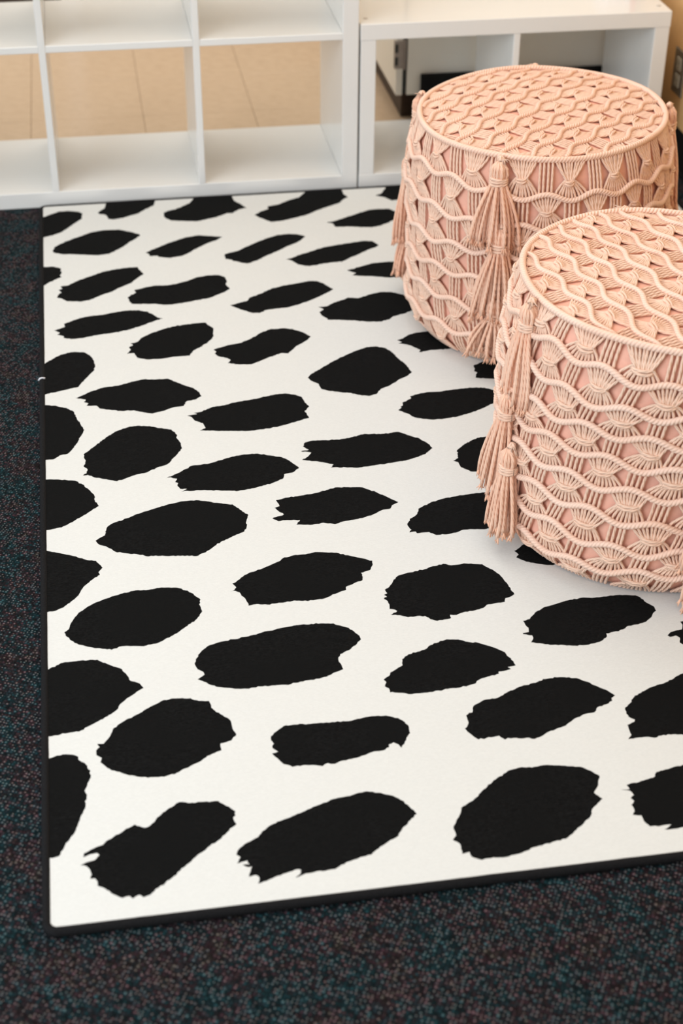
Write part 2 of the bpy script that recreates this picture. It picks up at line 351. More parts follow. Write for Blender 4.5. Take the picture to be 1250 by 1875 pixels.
  [(-686,-1420),(-680,-1414),(-670,-1407),(-666,-1385),(-658,-1375),(-638,-1366),(-614,-1352),(-588,-1342),(-560,-1331),(-533,-1325),(-510,-1325),(-488,-1333),(-465,-1343),(-449,-1348),(-436,-1368),(-426,-1384),(-431,-1401),(-432,-1415),(-438,-1431),(-459,-1442),(-480,-1455),(-497,-1471),(-511,-1482),(-524,-1489),(-546,-1484),(-565,-1482),(-586,-1479),(-605,-1477),(-621,-1468),(-636,-1464),(-652,-1459),(-667,-1442),(-682,-1430)],
  [(-778,-1430),(-754,-1442),(-725,-1457),(-701,-1473),(-687,-1477),(-677,-1497),(-684,-1509),(-682,-1516),(-695,-1528),(-708,-1543),(-717,-1565),(-731,-1583),(-745,-1595),(-759,-1601),(-779,-1601)],
  [(-741,-1656),(-734,-1649),(-730,-1633),(-718,-1610),(-697,-1592),(-676,-1581),(-652,-1572),(-631,-1567),(-607,-1568),(-586,-1565),(-562,-1569),(-545,-1580),(-534,-1596),(-527,-1606),(-529,-1622),(-527,-1636),(-537,-1654),(-556,-1671),(-577,-1689),(-598,-1702),(-622,-1708),(-638,-1705),(-655,-1703),(-671,-1709),(-691,-1702),(-707,-1696),(-726,-1684),(-739,-1665)],
  [(-779,-1748),(-763,-1738),(-744,-1728),(-721,-1727),(-693,-1729),(-679,-1741),(-660,-1754),(-651,-1771),(-645,-1786),(-633,-1793),(-628,-1804),(-641,-1814),(-654,-1824),(-664,-1835),(-667,-1844),(-683,-1858),(-702,-1870),(-724,-1884),(-743,-1885),(-779,-1889)],
  [(-699,-1913),(-690,-1914),(-682,-1902),(-675,-1884),(-659,-1871),(-640,-1860),(-620,-1846),(-600,-1835),(-585,-1834),(-562,-1837),(-550,-1845),(-536,-1847),(-532,-1865),(-519,-1881),(-509,-1894),(-508,-1911),(-504,-1923),(-512,-1935),(-528,-1939),(-528,-1953),(-548,-1961),(-558,-1970),(-574,-1978),(-593,-1988),(-611,-1993),(-629,-1991),(-647,-1987),(-664,-1979),(-684,-1966),(-696,-1951),(-694,-1942),(-701,-1936),(-701,-1926),(-696,-1920)],
  [(-774,-1931),(-766,-1932),(-747,-1927),(-733,-1930),(-726,-1935),(-726,-1941),(-716,-1952),(-714,-1959),(-710,-1965),(-710,-1979),(-715,-1993),(-719,-2003),(-716,-2011),(-719,-2023),(-719,-2036),(-726,-2052),(-732,-2074),(-740,-2088),(-747,-2100),(-755,-2117),(-763,-2119),(-774,-2120)],
  [(-728,-2137),(-720,-2133),(-710,-2131),(-703,-2123),(-706,-2119),(-715,-2120),(-724,-2124),(-723,-2117),(-714,-2112),(-702,-2107),(-684,-2094),(-670,-2085),(-655,-2076),(-649,-2080),(-642,-2084),(-635,-2081),(-627,-2071),(-617,-2060),(-605,-2052),(-594,-2044),(-581,-2048),(-565,-2048),(-542,-2050),(-533,-2060),(-526,-2067),(-521,-2073),(-525,-2087),(-522,-2096),(-536,-2109),(-548,-2121),(-563,-2131),(-578,-2143),(-590,-2155),(-602,-2166),(-616,-2179),(-631,-2190),(-642,-2200),(-651,-2203),(-656,-2198),(-664,-2203),(-668,-2198),(-677,-2200),(-688,-2192),(-698,-2181),(-707,-2175),(-707,-2168),(-710,-2162),(-716,-2162),(-714,-2155),(-716,-2146),(-720,-2140)],
  [(-479,-1592),(-472,-1590),(-468,-1583),(-473,-1572),(-460,-1562),(-451,-1552),(-443,-1547),(-424,-1541),(-407,-1532),(-392,-1524),(-381,-1514),(-367,-1511),(-346,-1511),(-329,-1507),(-311,-1511),(-291,-1516),(-274,-1526),(-257,-1535),(-240,-1545),(-241,-1555),(-248,-1570),(-264,-1575),(-263,-1586),(-265,-1595),(-280,-1601),(-294,-1608),(-295,-1616),(-310,-1622),(-322,-1628),(-337,-1634),(-351,-1635),(-368,-1634),(-381,-1631),(-395,-1633),(-413,-1634),(-424,-1635),(-439,-1631),(-454,-1633),(-454,-1626),(-457,-1614),(-462,-1606),(-464,-1597),(-470,-1592)],
  [(-549,-1764),(-547,-1751),(-538,-1735),(-527,-1723),(-509,-1716),(-487,-1712),(-466,-1709),(-443,-1703),(-432,-1700),(-410,-1696),(-390,-1693),(-363,-1693),(-348,-1694),(-333,-1697),(-319,-1704),(-307,-1712),(-299,-1725),(-294,-1733),(-293,-1742),(-301,-1752),(-316,-1765),(-330,-1772),(-334,-1779),(-335,-1789),(-332,-1799),(-331,-1807),(-343,-1812),(-355,-1818),(-370,-1823),(-387,-1824),(-402,-1827),(-421,-1829),(-437,-1828),(-458,-1827),(-479,-1829),(-499,-1825),(-519,-1819),(-534,-1809),(-548,-1797),(-537,-1788),(-538,-1782),(-546,-1774)],
  [(-234,-1625),(-228,-1621),(-219,-1609),(-215,-1601),(-205,-1591),(-189,-1586),(-172,-1584),(-160,-1581),(-145,-1575),(-127,-1571),(-115,-1577),(-103,-1577),(-93,-1575),(-78,-1579),(-64,-1582),(-57,-1592),(-47,-1606),(-41,-1620),(-37,-1636),(-34,-1651),(-34,-1660),(-32,-1668),(-41,-1674),(-49,-1676),(-52,-1685),(-67,-1686),(-82,-1688),(-89,-1695),(-104,-1699),(-120,-1700),(-135,-1706),(-145,-1704),(-145,-1712),(-156,-1714),(-168,-1716),(-178,-1710),(-184,-1701),(-196,-1699),(-211,-1700),(-223,-1693),(-237,-1690),(-225,-1682),(-228,-1678),(-236,-1675),(-234,-1664),(-235,-1655),(-240,-1648),(-234,-1644),(-238,-1638),(-232,-1635)],
  [(-276,-1840),(-265,-1831),(-263,-1825),(-253,-1819),(-242,-1812),(-240,-1798),(-228,-1788),(-213,-1784),(-202,-1781),(-191,-1772),(-177,-1767),(-163,-1762),(-146,-1765),(-132,-1773),(-118,-1777),(-105,-1786),(-92,-1796),(-83,-1805),(-79,-1818),(-75,-1828),(-74,-1838),(-87,-1840),(-83,-1845),(-103,-1848),(-104,-1853),(-118,-1856),(-131,-1859),(-140,-1864),(-143,-1869),(-155,-1872),(-166,-1874),(-183,-1874),(-201,-1876),(-218,-1878),(-241,-1878),(-254,-1873),(-272,-1869),(-272,-1860),(-277,-1855),(-273,-1846)],
  [(-3,-1554),(6,-1548),(13,-1541),(42,-1527),(69,-1560),(61,-1598),(50,-1602),(37,-1599),(28,-1595),(20,-1591),(9,-1586),(-4,-1572),(2,-1565),(0,-1559)],
  [(-36,-1736),(-24,-1733),(-10,-1717),(7,-1707),(24,-1703),(41,-1698),(59,-1694),(75,-1693),(92,-1696),(111,-1696),(130,-1695),(145,-1697),(158,-1700),(164,-1706),(169,-1720),(178,-1732),(178,-1743),(167,-1755),(154,-1767),(139,-1772),(123,-1773),(112,-1780),(99,-1783),(83,-1786),(82,-1793),(74,-1800),(59,-1806),(45,-1808),(27,-1807),(11,-1803),(-6,-1800),(-20,-1795),(-37,-1789),(-31,-1779),(-31,-1773),(-44,-1768),(-44,-1765),(-34,-1764),(-32,-1754),(-35,-1745)],
  [(175,-1805),(182,-1798),(192,-1795),(202,-1794),(207,-1783),(206,-1775),(224,-1771),(254,-1783),(254,-1811),(223,-1833),(191,-1829),(188,-1824),(192,-1813),(188,-1807),(178,-1809)],
  [(-100,-1894),(-81,-1886),(-59,-1881),(-38,-1875),(-20,-1874),(-10,-1875),(8,-1880),(19,-1889),(30,-1900),(42,-1911),(49,-1920),(53,-1926),(46,-1931),(45,-1937),(34,-1943),(20,-1947),(12,-1957),(-5,-1959),(-19,-1965),(-27,-1971),(-37,-1978),(-53,-1983),(-65,-1987),(-77,-1994),(-88,-1998),(-99,-1994),(-113,-1992),(-125,-1990),(-130,-1993),(-136,-1984),(-167,-1987),(-175,-1975),(-181,-1962),(-173,-1951),(-173,-1935),(-161,-1927),(-158,-1917),(-139,-1906),(-119,-1905)],
  [(59,-1954),(69,-1946),(79,-1934),(95,-1924),(113,-1916),(129,-1912),(147,-1905),(164,-1895),(181,-1890),(203,-1890),(219,-1905),(220,-1937),(186,-1994),(155,-2019),(123,-2022),(109,-2019),(95,-2018),(81,-2022),(68,-2018),(58,-2018),(43,-2019),(50,-2011),(50,-2002),(51,-1990),(63,-1985),(65,-1981),(58,-1974),(58,-1963)],
  [(-456,-1935),(-448,-1927),(-436,-1917),(-420,-1916),(-400,-1918),(-382,-1918),(-362,-1920),(-342,-1921),(-329,-1918),(-312,-1916),(-298,-1916),(-284,-1919),(-271,-1925),(-263,-1935),(-259,-1946),(-260,-1959),(-267,-1968),(-272,-1979),(-278,-1987),(-281,-1979),(-287,-1974),(-294,-1977),(-295,-1983),(-305,-1988),(-317,-1988),(-330,-1993),(-340,-1996),(-355,-1998),(-367,-2000),(-375,-2004),(-385,-2001),(-393,-2006),(-404,-2002),(-420,-2000),(-434,-2001),(-445,-1994),(-451,-1984),(-459,-1970),(-450,-1968),(-457,-1959),(-454,-1951),(-457,-1943)],
  [(-528,-2150),(-525,-2142),(-512,-2131),(-500,-2125),(-492,-2118),(-481,-2107),(-468,-2100),(-454,-2096),(-440,-2090),(-421,-2083),(-402,-2075),(-381,-2069),(-365,-2068),(-352,-2064),(-341,-2063),(-326,-2068),(-307,-2077),(-295,-2089),(-289,-2101),(-282,-2115),(-296,-2127),(-307,-2139),(-314,-2150),(-329,-2158),(-341,-2165),(-355,-2177),(-370,-2179),(-382,-2183),(-396,-2188),(-405,-2194),(-418,-2195),(-429,-2194),(-447,-2197),(-458,-2200),(-450,-2194),(-449,-2188),(-456,-2187),(-469,-2191),(-483,-2195),(-494,-2200),(-506,-2203),(-503,-2194),(-507,-2188),(-516,-2190),(-513,-2181),(-510,-2173),(-518,-2172),(-522,-2168),(-513,-2169),(-515,-2162),(-529,-2165),(-523,-2155)],
  [(-245,-2168),(-239,-2161),(-239,-2145),(-227,-2127),(-221,-2113),(-202,-2102),(-183,-2084),(-159,-2065),(-138,-2053),(-121,-2050),(-107,-2053),(-87,-2051),(-64,-2056),(-40,-2062),(-28,-2072),(-19,-2084),(-26,-2100),(-36,-2113),(-28,-2126),(-48,-2143),(-53,-2154),(-73,-2171),(-94,-2187),(-117,-2192),(-143,-2197),(-165,-2205),(-183,-2208),(-200,-2206),(-215,-2208),(-227,-2201),(-228,-2192),(-238,-2194),(-237,-2177)],
  [(2,-2113),(14,-2114),(12,-2106),(31,-2103),(56,-2096),(61,-2088),(85,-2083),(102,-2080),(127,-2081),(150,-2098),(146,-2131),(114,-2176),(78,-2190),(62,-2193),(49,-2194),(36,-2193),(48,-2186),(34,-2186),(19,-2185),(14,-2174),(14,-2164),(3,-2161),(8,-2151),(7,-2143),(13,-2136),(10,-2131),(16,-2126),(14,-2118)],
  [(559,-1232),(554,-1221),(543,-1213),(528,-1210),(511,-1211),(493,-1215),(474,-1219),(456,-1227),(444,-1242),(431,-1254),(417,-1268),(408,-1285),(413,-1297),(403,-1316),(433,-1314),(441,-1323),(451,-1329),(468,-1331),(487,-1326),(505,-1316),(522,-1308),(541,-1299),(548,-1283),(561,-1270),(565,-1256),(563,-1243)],
  [(501,-2091),(501,-2080),(494,-2071),(482,-2064),(463,-2063),(447,-2060),(429,-2062),(410,-2064),(393,-2071),(375,-2077),(367,-2089),(356,-2101),(353,-2111),(343,-2123),(353,-2132),(366,-2139),(379,-2145),(391,-2152),(410,-2152),(428,-2149),(446,-2146),(463,-2141),(480,-2134),(489,-2123),(502,-2113),(506,-2101)],
  [(683,-1130),(680,-1120),(666,-1114),(658,-1106),(641,-1105),(625,-1102),(607,-1102),(589,-1107),(571,-1113),(558,-1122),(549,-1132),(535,-1142),(538,-1151),(545,-1159),(541,-1169),(540,-1179),(557,-1184),(569,-1190),(587,-1190),(606,-1189),(624,-1184),(641,-1178),(656,-1170),(670,-1161),(675,-1150),(681,-1140)],
  [(759,-795),(751,-788),(746,-779),(731,-773),(714,-770),(691,-772),(671,-770),(648,-776),(626,-781),(612,-792),(593,-799),(574,-812),(579,-819),(583,-828),(587,-837),(598,-844),(607,-849),(622,-853),(643,-852),(663,-852),(685,-850),(707,-843),(721,-834),(734,-825),(752,-816),(760,-805)],
  [(476,-1870),(469,-1859),(459,-1851),(444,-1848),(428,-1844),(410,-1849),(391,-1853),(376,-1866),(359,-1876),(344,-1889),(337,-1904),(346,-1914),(335,-1932),(339,-1944),(335,-1961),(358,-1962),(374,-1965),(389,-1968),(408,-1966),(425,-1955),(443,-1948),(459,-1937),(466,-1922),(481,-1909),(483,-1894),(484,-1880)],
  [(777,-1946),(776,-1934),(769,-1924),(758,-1915),(741,-1911),(722,-1912),(705,-1910),(686,-1913),(672,-1923),(654,-1929),(645,-1941),(648,-1950),(628,-1965),(628,-1977),(645,-1985),(636,-1998),(659,-2003),(674,-2007),(689,-2011),(707,-2008),(725,-2007),(743,-2001),(758,-1992),(767,-1980),(774,-1969),(781,-1957)],
  [(316,-1460),(314,-1450),(299,-1449),(288,-1445),(272,-1446),(257,-1444),(239,-1451),(221,-1458),(206,-1469),(196,-1481),(184,-1492),(189,-1498),(178,-1512),(179,-1522),(169,-1537),(201,-1532),(203,-1541),(221,-1537),(237,-1536),(254,-1529),(273,-1525),(287,-1514),(300,-1503),(308,-1491),(317,-1480),(323,-1468)],
  [(343,-691),(336,-684),(326,-679),(317,-672),(299,-676),(284,-677),(267,-683),(249,-690),(235,-701),(223,-713),(217,-725),(200,-741),(198,-753),(203,-762),(210,-770),(220,-774),(237,-778),(255,-773),(271,-769),(288,-765),(303,-756),(319,-747),(329,-735),(339,-724),(343,-712),(348,-700)],
  [(763,-1612),(752,-1605),(747,-1596),(734,-1591),(716,-1591),(696,-1594),(677,-1596),(658,-1603),(641,-1610),(625,-1619),(614,-1629),(600,-1640),(605,-1648),(610,-1656),(613,-1665),(618,-1674),(624,-1681),(643,-1680),(660,-1682),(680,-1679),(700,-1673),(716,-1663),(736,-1656),(746,-1644),(758,-1633),(758,-1623)],
  [(445,-1599),(435,-1592),(420,-1590),(407,-1586),(389,-1587),(369,-1592),(349,-1599),(331,-1612),(311,-1622),(292,-1635),(279,-1650),(270,-1666),(262,-1682),(274,-1688),(274,-1700),(293,-1702),(312,-1701),(328,-1701),(349,-1695),(370,-1690),(392,-1679),(411,-1666),(427,-1651),(431,-1637),(438,-1624),(443,-1611)],
  [(677,-979),(673,-971),(669,-962),(652,-960),(637,-957),(621,-955),(602,-960),(582,-962),(564,-970),(547,-979),(535,-989),(531,-999),(527,-1010),(515,-1023),(522,-1031),(546,-1034),(552,-1039),(566,-1043),(583,-1044),(603,-1039),(621,-1034),(639,-1027),(655,-1019),(667,-1009),(680,-998),(682,-988)],
  [(808,-1292),(800,-1285),(792,-1278),(777,-1276),(760,-1277),(740,-1284),(721,-1287),(702,-1299),(685,-1311),(668,-1324),(663,-1338),(641,-1356),(653,-1362),(651,-1375),(653,-1386),(668,-1390),(684,-1392),(702,-1390),(722,-1386),(742,-1376),(761,-1366),(776,-1353),(797,-1341),(801,-1327),(812,-1314),(814,-1301)],
  [(732,-2097),(724,-2090),(712,-2086),(700,-2082),(683,-2083),(664,-2089),(646,-2092),(627,-2101),(612,-2114),(598,-2127),(584,-2140),(568,-2159),(584,-2163),(587,-2173),(581,-2189),(606,-2188),(616,-2190),(630,-2194),(650,-2186),(669,-2180),(686,-2170),(704,-2159),(713,-2146),(730,-2133),(737,-2119),(737,-2107)],
  [(672,-1780),(672,-1766),(664,-1755),(644,-1753),(628,-1749),(612,-1745),(593,-1746),(573,-1751),(555,-1759),(540,-1770),(531,-1782),(522,-1794),(512,-1808),(512,-1822),(517,-1833),(542,-1838),(547,-1847),(562,-1852),(581,-1853),(600,-1855),(618,-1845),(634,-1837),(654,-1830),(661,-1816),(668,-1804),(674,-1792)],
  [(674,-1403),(668,-1396),(656,-1392),(644,-1388),(627,-1389),(610,-1392),(591,-1397),(571,-1403),(555,-1414),(538,-1425),(529,-1438),(520,-1451),(523,-1459),(520,-1472),(525,-1480),(530,-1487),(553,-1485),(569,-1485),(586,-1485),(605,-1479),(623,-1469),(643,-1461),(654,-1448),(665,-1436),(676,-1424),(678,-1412)],
  [(824,-542),(822,-532),(804,-534),(795,-527),(774,-535),(756,-537),(736,-548),(716,-557),(697,-569),(687,-583),(674,-596),(671,-606),(657,-623),(673,-625),(669,-637),(688,-636),(694,-644),(714,-639),(733,-635),(753,-623),(774,-615),(789,-601),(803,-588),(813,-575),(823,-563),(825,-551)],
  [(444,-1333),(435,-1323),(423,-1317),(409,-1312),(389,-1312),(368,-1315),(347,-1328),(324,-1336),(310,-1354),(296,-1368),(278,-1384),(269,-1403),(272,-1414),(274,-1428),(287,-1435),(305,-1440),(316,-1445),(337,-1441),(356,-1438),(377,-1429),(398,-1419),(418,-1406),(434,-1390),(446,-1374),(454,-1357),(454,-1342)],
  [(294,-544),(295,-533),(281,-529),(268,-524),(249,-525),(226,-532),(206,-536),(185,-545),(162,-554),(146,-566),(129,-579),(127,-590),(108,-607),(120,-613),(137,-616),(149,-620),(156,-626),(173,-626),(191,-627),(214,-620),(235,-610),(254,-599),(270,-588),(285,-576),(290,-564),(299,-552)],
  [(354,-2153),(348,-2144),(332,-2141),(318,-2137),(297,-2139),(276,-2144),(254,-2150),(231,-2157),(213,-2170),(194,-2182),(183,-2195),(167,-2211),(160,-2224),(170,-2231),(177,-2239),(189,-2245),(199,-2251),(222,-2247),(243,-2244),(265,-2235),(286,-2226),(310,-2217),(327,-2204),(339,-2190),(344,-2178),(348,-2166)],
  [(373,-811),(365,-804),(356,-798),(340,-798),(324,-801),(307,-804),(288,-809),(272,-822),(252,-831),(237,-844),(233,-857),(211,-876),(230,-878),(236,-885),(234,-899),(242,-904),(257,-905),(273,-905),(291,-902),(309,-891),(326,-881),(343,-871),(360,-859),(368,-845),(370,-833),(380,-819)],
]
# ------------------------------------------------------------------ setting
YT = 0.10                      # carpet meets tile under the shelves
mb = MB(); mb.box(-3.2, 0.93, -4.6, 3.0, -0.08, -0.006, 0.001)
floor = mb.build('floor', M['slab'], smooth=False)
tag(floor, 'dark speckled loop carpet floor turning to beige tiles behind the shelves', 'floor', kind='structure')
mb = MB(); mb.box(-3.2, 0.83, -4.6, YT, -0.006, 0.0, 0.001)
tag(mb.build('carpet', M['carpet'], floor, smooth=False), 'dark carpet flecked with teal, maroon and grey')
X0, TP = -0.7973, 0.3031
ys = [YT + 0.001, 0.284, 0.587, 0.890, 1.193, 1.496, 1.67]
tile_me = {}
for iy in range(len(ys)-1):
    for k in range(-4, 6):
        xa, xb = X0 + k*TP, X0 + (k+1)*TP
        xb = min(xb, 0.829)
        if xb - xa < 0.02: continue
        key = (iy, round(xb-xa, 3))
        if key not in tile_me:
            g = 0.0004
            m2 = MB(); m2.box(g, xb-xa-g, g, ys[iy+1]-ys[iy]-g, -0.0055, 0.0, 0.0008)
            o = m2.build('floor_tile', M['tile'], floor, smooth=False)
            tile_me[key] = o.data
        else:
            o = bpy.data.objects.new('floor_tile', tile_me[key]); COL.objects.link(o); o.parent = floor
        o.location = (xa, ys[iy], 0)

XW = 0.83
mb = MB(); mb.box(XW, XW+0.10, -4.6, 3.0, -0.006, 2.8, 0.001)
tag(mb.build('wall_right', M['tan_wall'], smooth=False), 'tan painted wall to the right of the white shelves', 'wall', kind='structure')
mb = MB(); mb.box(XW-0.004, XW, -4.6, 1.67, 0.0, 0.102, 0.0015); mb.box(XW-0.012, XW-0.003, -4.6, 1.67, 0.0, 0.012, 0.003)
tag(mb.build('baseboard_right', M['base_black'], smooth=False), 'black rubber baseboard along the tan right wall', 'baseboard', kind='structure')
mb = MB(); mb.box(-3.2, XW, 1.675, 1.775, -0.006, 2.8, 0.001)
tag(mb.build('wall_back', M['white_wall'], smooth=False), 'far hall wall behind the white shelving', 'wall', kind='structure')
mb = MB(); mb.box(-3.2, XW-0.01, 1.668, 1.675, 0.0, 0.10, 0.001)
tag(mb.build('baseboard_back', M['toe'], smooth=False), 'dark brown baseboard at the far end of the beige tiles', 'baseboard', kind='structure')

mb = MB(); mb.box(-0.70, -0.64, 1.655, 1.675, 0.0, 2.1, 0.002);  # unseen white upright, added for its bright reflection in tiles and shelf bottom
tag(mb.build('added_trim_1', M['shelf'], smooth=False), 'white upright strip added on the far hall wall to reflect in the floor', 'added_trim', kind='structure')
# ------------------------------------------------------------------ shelf units
T_OUT, T_IN, CELL, DEP = 0.038, 0.016, 0.335, 0.356
def P(parent, name, x0, x1, z0, z1, y0=0.0, y1=DEP, b=0.0012, mat='shelf'):
    m_ = MB(); m_.box(x0, x1, y0, y1, z0, z1, b)
    return m_.build(name, M[mat], parent, smooth=False)

# big open unit on the left, four by four compartments
NC = 4
W = 2*T_OUT + NC*CELL + (NC-1)*T_IN
u = empty('cube_shelf', (-W/2, DEP/2, 0))
tag(u, 'large white open cube shelf with many compartments standing left of the low one', 'shelf')
P(u, 'side_panel', -T_OUT, 0, 0, W)
P(u, 'side_panel', -W, -W+T_OUT, 0, W)
P(u, 'bottom_panel', -W+T_OUT, -T_OUT, 0, T_OUT)
P(u, 'top_panel', -W+T_OUT, -T_OUT, W-T_OUT, W)
for i in range(NC):
    xr = -T_OUT - i*(CELL+T_IN)
    if i < NC-1: P(u, 'divider', xr-CELL-T_IN, xr-CELL, T_OUT, W-T_OUT)
    for j in range(1, NC):
        z = T_OUT + j*CELL + (j-1)*T_IN
        P(u, 'shelf_board', xr-CELL, xr, z, z+T_IN, 0.0008)

# low unit on the right, two compartments
GX, W2, H2 = 0.0038, 0.7581, 0.4076
x0, x1 = GX, GX+W2
u2_ = empty('low_cube_shelf', ((x0+x1)/2, DEP/2, 0))
tag(u2_, 'low white two-compartment cube shelf against the tan wall behind the poufs', 'shelf')
P(u2_, 'side_panel', x0+0.001, x0+T_OUT, T_OUT, H2-T_OUT, 0.001)
P(u2_, 'side_panel', x1-T_OUT, x1-0.001, T_OUT, H2-T_OUT, 0.001)
P(u2_, 'bottom_panel', x0, x1, 0, T_OUT)
P(u2_, 'top_panel', x0, x1, H2-T_OUT, H2)
P(u2_, 'divider', (x0+x1)/2-T_IN/2, (x0+x1)/2+T_IN/2, T_OUT, H2-T_OUT, 0.001)
def cap(x, y, z):
    m_ = MB()
    m_.tube([(x, y, z-0.001), (x, y, z+0.0005), (x, y, z+0.0008)], [(1, 0, 0)]*3, [0.0055, 0.0055, 0.003], 16)
    return m_.build('screw_cap', M['cam'], u2_)
for cx_ in (x0+0.019, x1-0.019):
    for cy_ in (0.045, DEP-0.045): cap(cx_, cy_, H2)

# something small at the back of the low shelf's top
m_ = MB(); m_.box(0.640, 0.715, 0.130, 0.235, H2+0.0005, H2+0.055, 0.003)
bx = m_.build('card_box', M['paper'], smooth=False)
tag(bx, 'small white and red box standing on top of the low shelf, right end', 'box')
m_ = MB(); m_.box(0.700, 0.7158, 0.1292, 0.2358, H2+0.0006, H2+0.0558, 0.001)
tag(m_.build('red_edge', M['redprint'], bx, smooth=False), 'red printed edge')

# ------------------------------------------------------------------ white cabinet behind the low shelf
ca = empty('cabinet', (0.5, 0.65, 0))
tag(ca, 'white cabinet with dark toe kick seen through the low shelf', 'cabinet')
def CB(name, xa, xb, ya, yb, za, zb, mat, b=0.001, parent=None):
    m_ = MB(); m_.box(xa, xb, ya, yb, za, zb, b); return m_.build(name, M[mat], parent or ca, smooth=False)
CX, CY, CZ = 0.172, 0.398, 0.090
CB('body', CX, 0.82, CY+0.020, 0.98, CZ, 0.85, 'cab')
CB('toe_kick', 0.204, 0.80, 0.480, 0.96, 0.0, CZ, 'toe')
CB('face_frame', CX, CX+0.017, CY, CY+0.0195, CZ, 0.85, 'cab')
dr = CB('door', CX+0.029, 0.815, CY, CY+0.0185, CZ, 0.84, 'cab')
CB('door_gap_shade', CX+0.017, CX+0.029, CY+0.008, CY+0.0195, CZ, 0.84, 'dark')  # dark strip stands in for the shade between frame and door
hg = CB('hinge', CX-0.006, CX+0.018, CY-0.0035, CY+0.012, 0.163, 0.236, 'hinge_steel', 0.001, ca)
for zz in (0.172, 0.206):
    m_ = MB(); m_.box(CX-0.0055, CX+0.003, CY-0.0045, CY-0.002, zz, zz+0.022, 0.0005)
    m_.build('hinge_slot', M['dark'], hg, smooth=False)
m_ = MB(); m_.tube([(CX+0.0215, CY-0.003, 0.160), (CX+0.0215, CY-0.003, 0.239)], [(1, 0, 0)]*2, 0.0036, 10)
m_.build('hinge_pin', M['hinge_steel'], hg)
bp = MB(); bp.box(0.2375, 0.735, 0.3785, 0.3955, 0.0, 0.147, 0.001)
tag(bp.build('black_panel', M['base_black'], smooth=False), 'low black panel leaning on the front of the white cabinet behind the low shelf', 'panel')

# ------------------------------------------------------------------ outlet on the tan wall
ol = empty('wall_outlet', (XW, 0.06, 0.232))
tag(ol, 'steel wall outlet plate on the tan wall at the right edge', 'outlet')
m_ = MB(); m_.box(XW-0.005, XW-0.0002, 0.036, 0.107, 0.176, 0.287, 0.0015); m_.build('cover_plate', M['steel'], ol, smooth=False)
for zc in (0.253, 0.211):
    m_ = MB(); m_.box(XW-0.0068, XW-0.004, 0.0565, 0.0865, zc-0.0155, zc+0.0155, 0.002); so = m_.build('socket', M['socket'], ol, smooth=False)
    m_ = MB()
    for yy in (0.065, 0.077): m_.box(XW-0.0072, XW-0.006, yy, yy+0.0022, zc-0.003, zc+0.006, 0.0002)
    m_.box(XW-0.0072, XW-0.006, 0.0695, 0.0735, zc-0.011, zc-0.007, 0.0005)
    m_.build('socket_slots', M['dark'], so, smooth=False)

# ------------------------------------------------------------------ rug
RX0, RX1, RY0, RY1, RZ = -0.771, 0.752, -2.238, -0.019, 0.0115
def densify(poly, step=0.0035, jit=0.0006):
    out = []
    n = len(poly)
    for i in range(n):
        a = Vector(poly[i])/1000; b = Vector(poly[(i+1) % n])/1000
        L = (b-a).length
        k = max(1, int(L/step))
        nrm = Vector((-(b-a).y, (b-a).x))/(L+1e-9)
        for j in range(k):
            p = a.lerp(b, j/k)
            if j: p = p + nrm*random.gauss(0, jit)
            out.append(p)
    return out
BW = 0.0045
cx0, cx1, cy0, cy1 = RX0+BW, RX1-BW, RY0+BW, RY1-BW
def clip(poly):
    for ax, lim, sg in ((0, cx0, 1), (0, cx1, -1), (1, cy0, 1), (1, cy1, -1)):
        out = []
        n = len(poly)
        for i in range(n):
            a, b = poly[i], poly[(i+1) % n]
            ina, inb = sg*(a[ax]-lim) >= 0, sg*(b[ax]-lim) >= 0
            if ina: out.append(a)
            if ina != inb:
                t_ = (lim-a[ax])/(b[ax]-a[ax]); out.append(a.lerp(b, t_))
        poly = out
    return poly
V2 = []; ED = []; POLYS = []
def addpoly(pl):
    b0 = len(V2); n_ = len(pl)
    V2.extend(pl); ED.extend((b0+i, b0+(i+1) % n_) for i in range(n_))
addpoly([Vector((cx0, cy0)), Vector((cx1, cy0)), Vector((cx1, cy1)), Vector((cx0, cy1))])
for s_ in SPOTS:
    pl = clip(densify(s_))
    if len(pl) > 4:
        addpoly(pl)
        A_ = np.array([(p.x, p.y) for p in pl])
        POLYS.append((A_, A_.min(0), A_.max(0)))
def in_spot(x, y):
    for A_, lo, hi in POLYS:
        if x < lo[0] or x > hi[0] or y < lo[1] or y > hi[1]: continue
        B_ = np.roll(A_, -1, 0)
        c_ = (A_[:, 1] > y) != (B_[:, 1] > y)
        with np.errstate(divide='ignore', invalid='ignore'):
            xi = A_[:, 0] + (y-A_[:, 1])*(B_[:, 0]-A_[:, 0])/(B_[:, 1]-A_[:, 1])
        if np.count_nonzero(c_ & (x < xi)) % 2: return True
    return False
vo, _, fo, _, _, of = geometry.delaunay_2d_cdt(V2, ED, [], 0, 1e-6)
mb = MB()
mb.v = [(p.x, p.y, RZ) for p in vo]
for f in fo:
    a, b, c_ = (vo[i] for i in f[:3])
    if (b-a).cross(c_-a) < 0: f = f[::-1]
    g_ = (a+b+c_)/3
    mb.quad_uv(tuple(f), ((0, 0),)*3, 1 if in_spot(g_.x, g_.y) else 0)
rug = empty('rug', ((RX0+RX1)/2, (RY0+RY1)/2, 0))
tag(rug, 'white rug with black brushstroke spots and black bound edge on the dark carpet', 'rug')
mb.build('pile', [M['pile_white'], M['pile_black']], rug, smooth=False)
mb = MB(); mb.box(RX0+0.004, RX1-0.004, RY0+0.004, RY1-0.004, 0.0004, RZ-0.001, 0.001)
mb.build('backing', M['binding'], rug, smooth=False)
pts = []; nr = []
rc = 0.014
cs = [(RX0, RY0, pi, 1.5*pi), (RX1, RY0, 1.5*pi, 2*pi), (RX1, RY1, 0, pi/2), (RX0, RY1, pi/2, pi)]
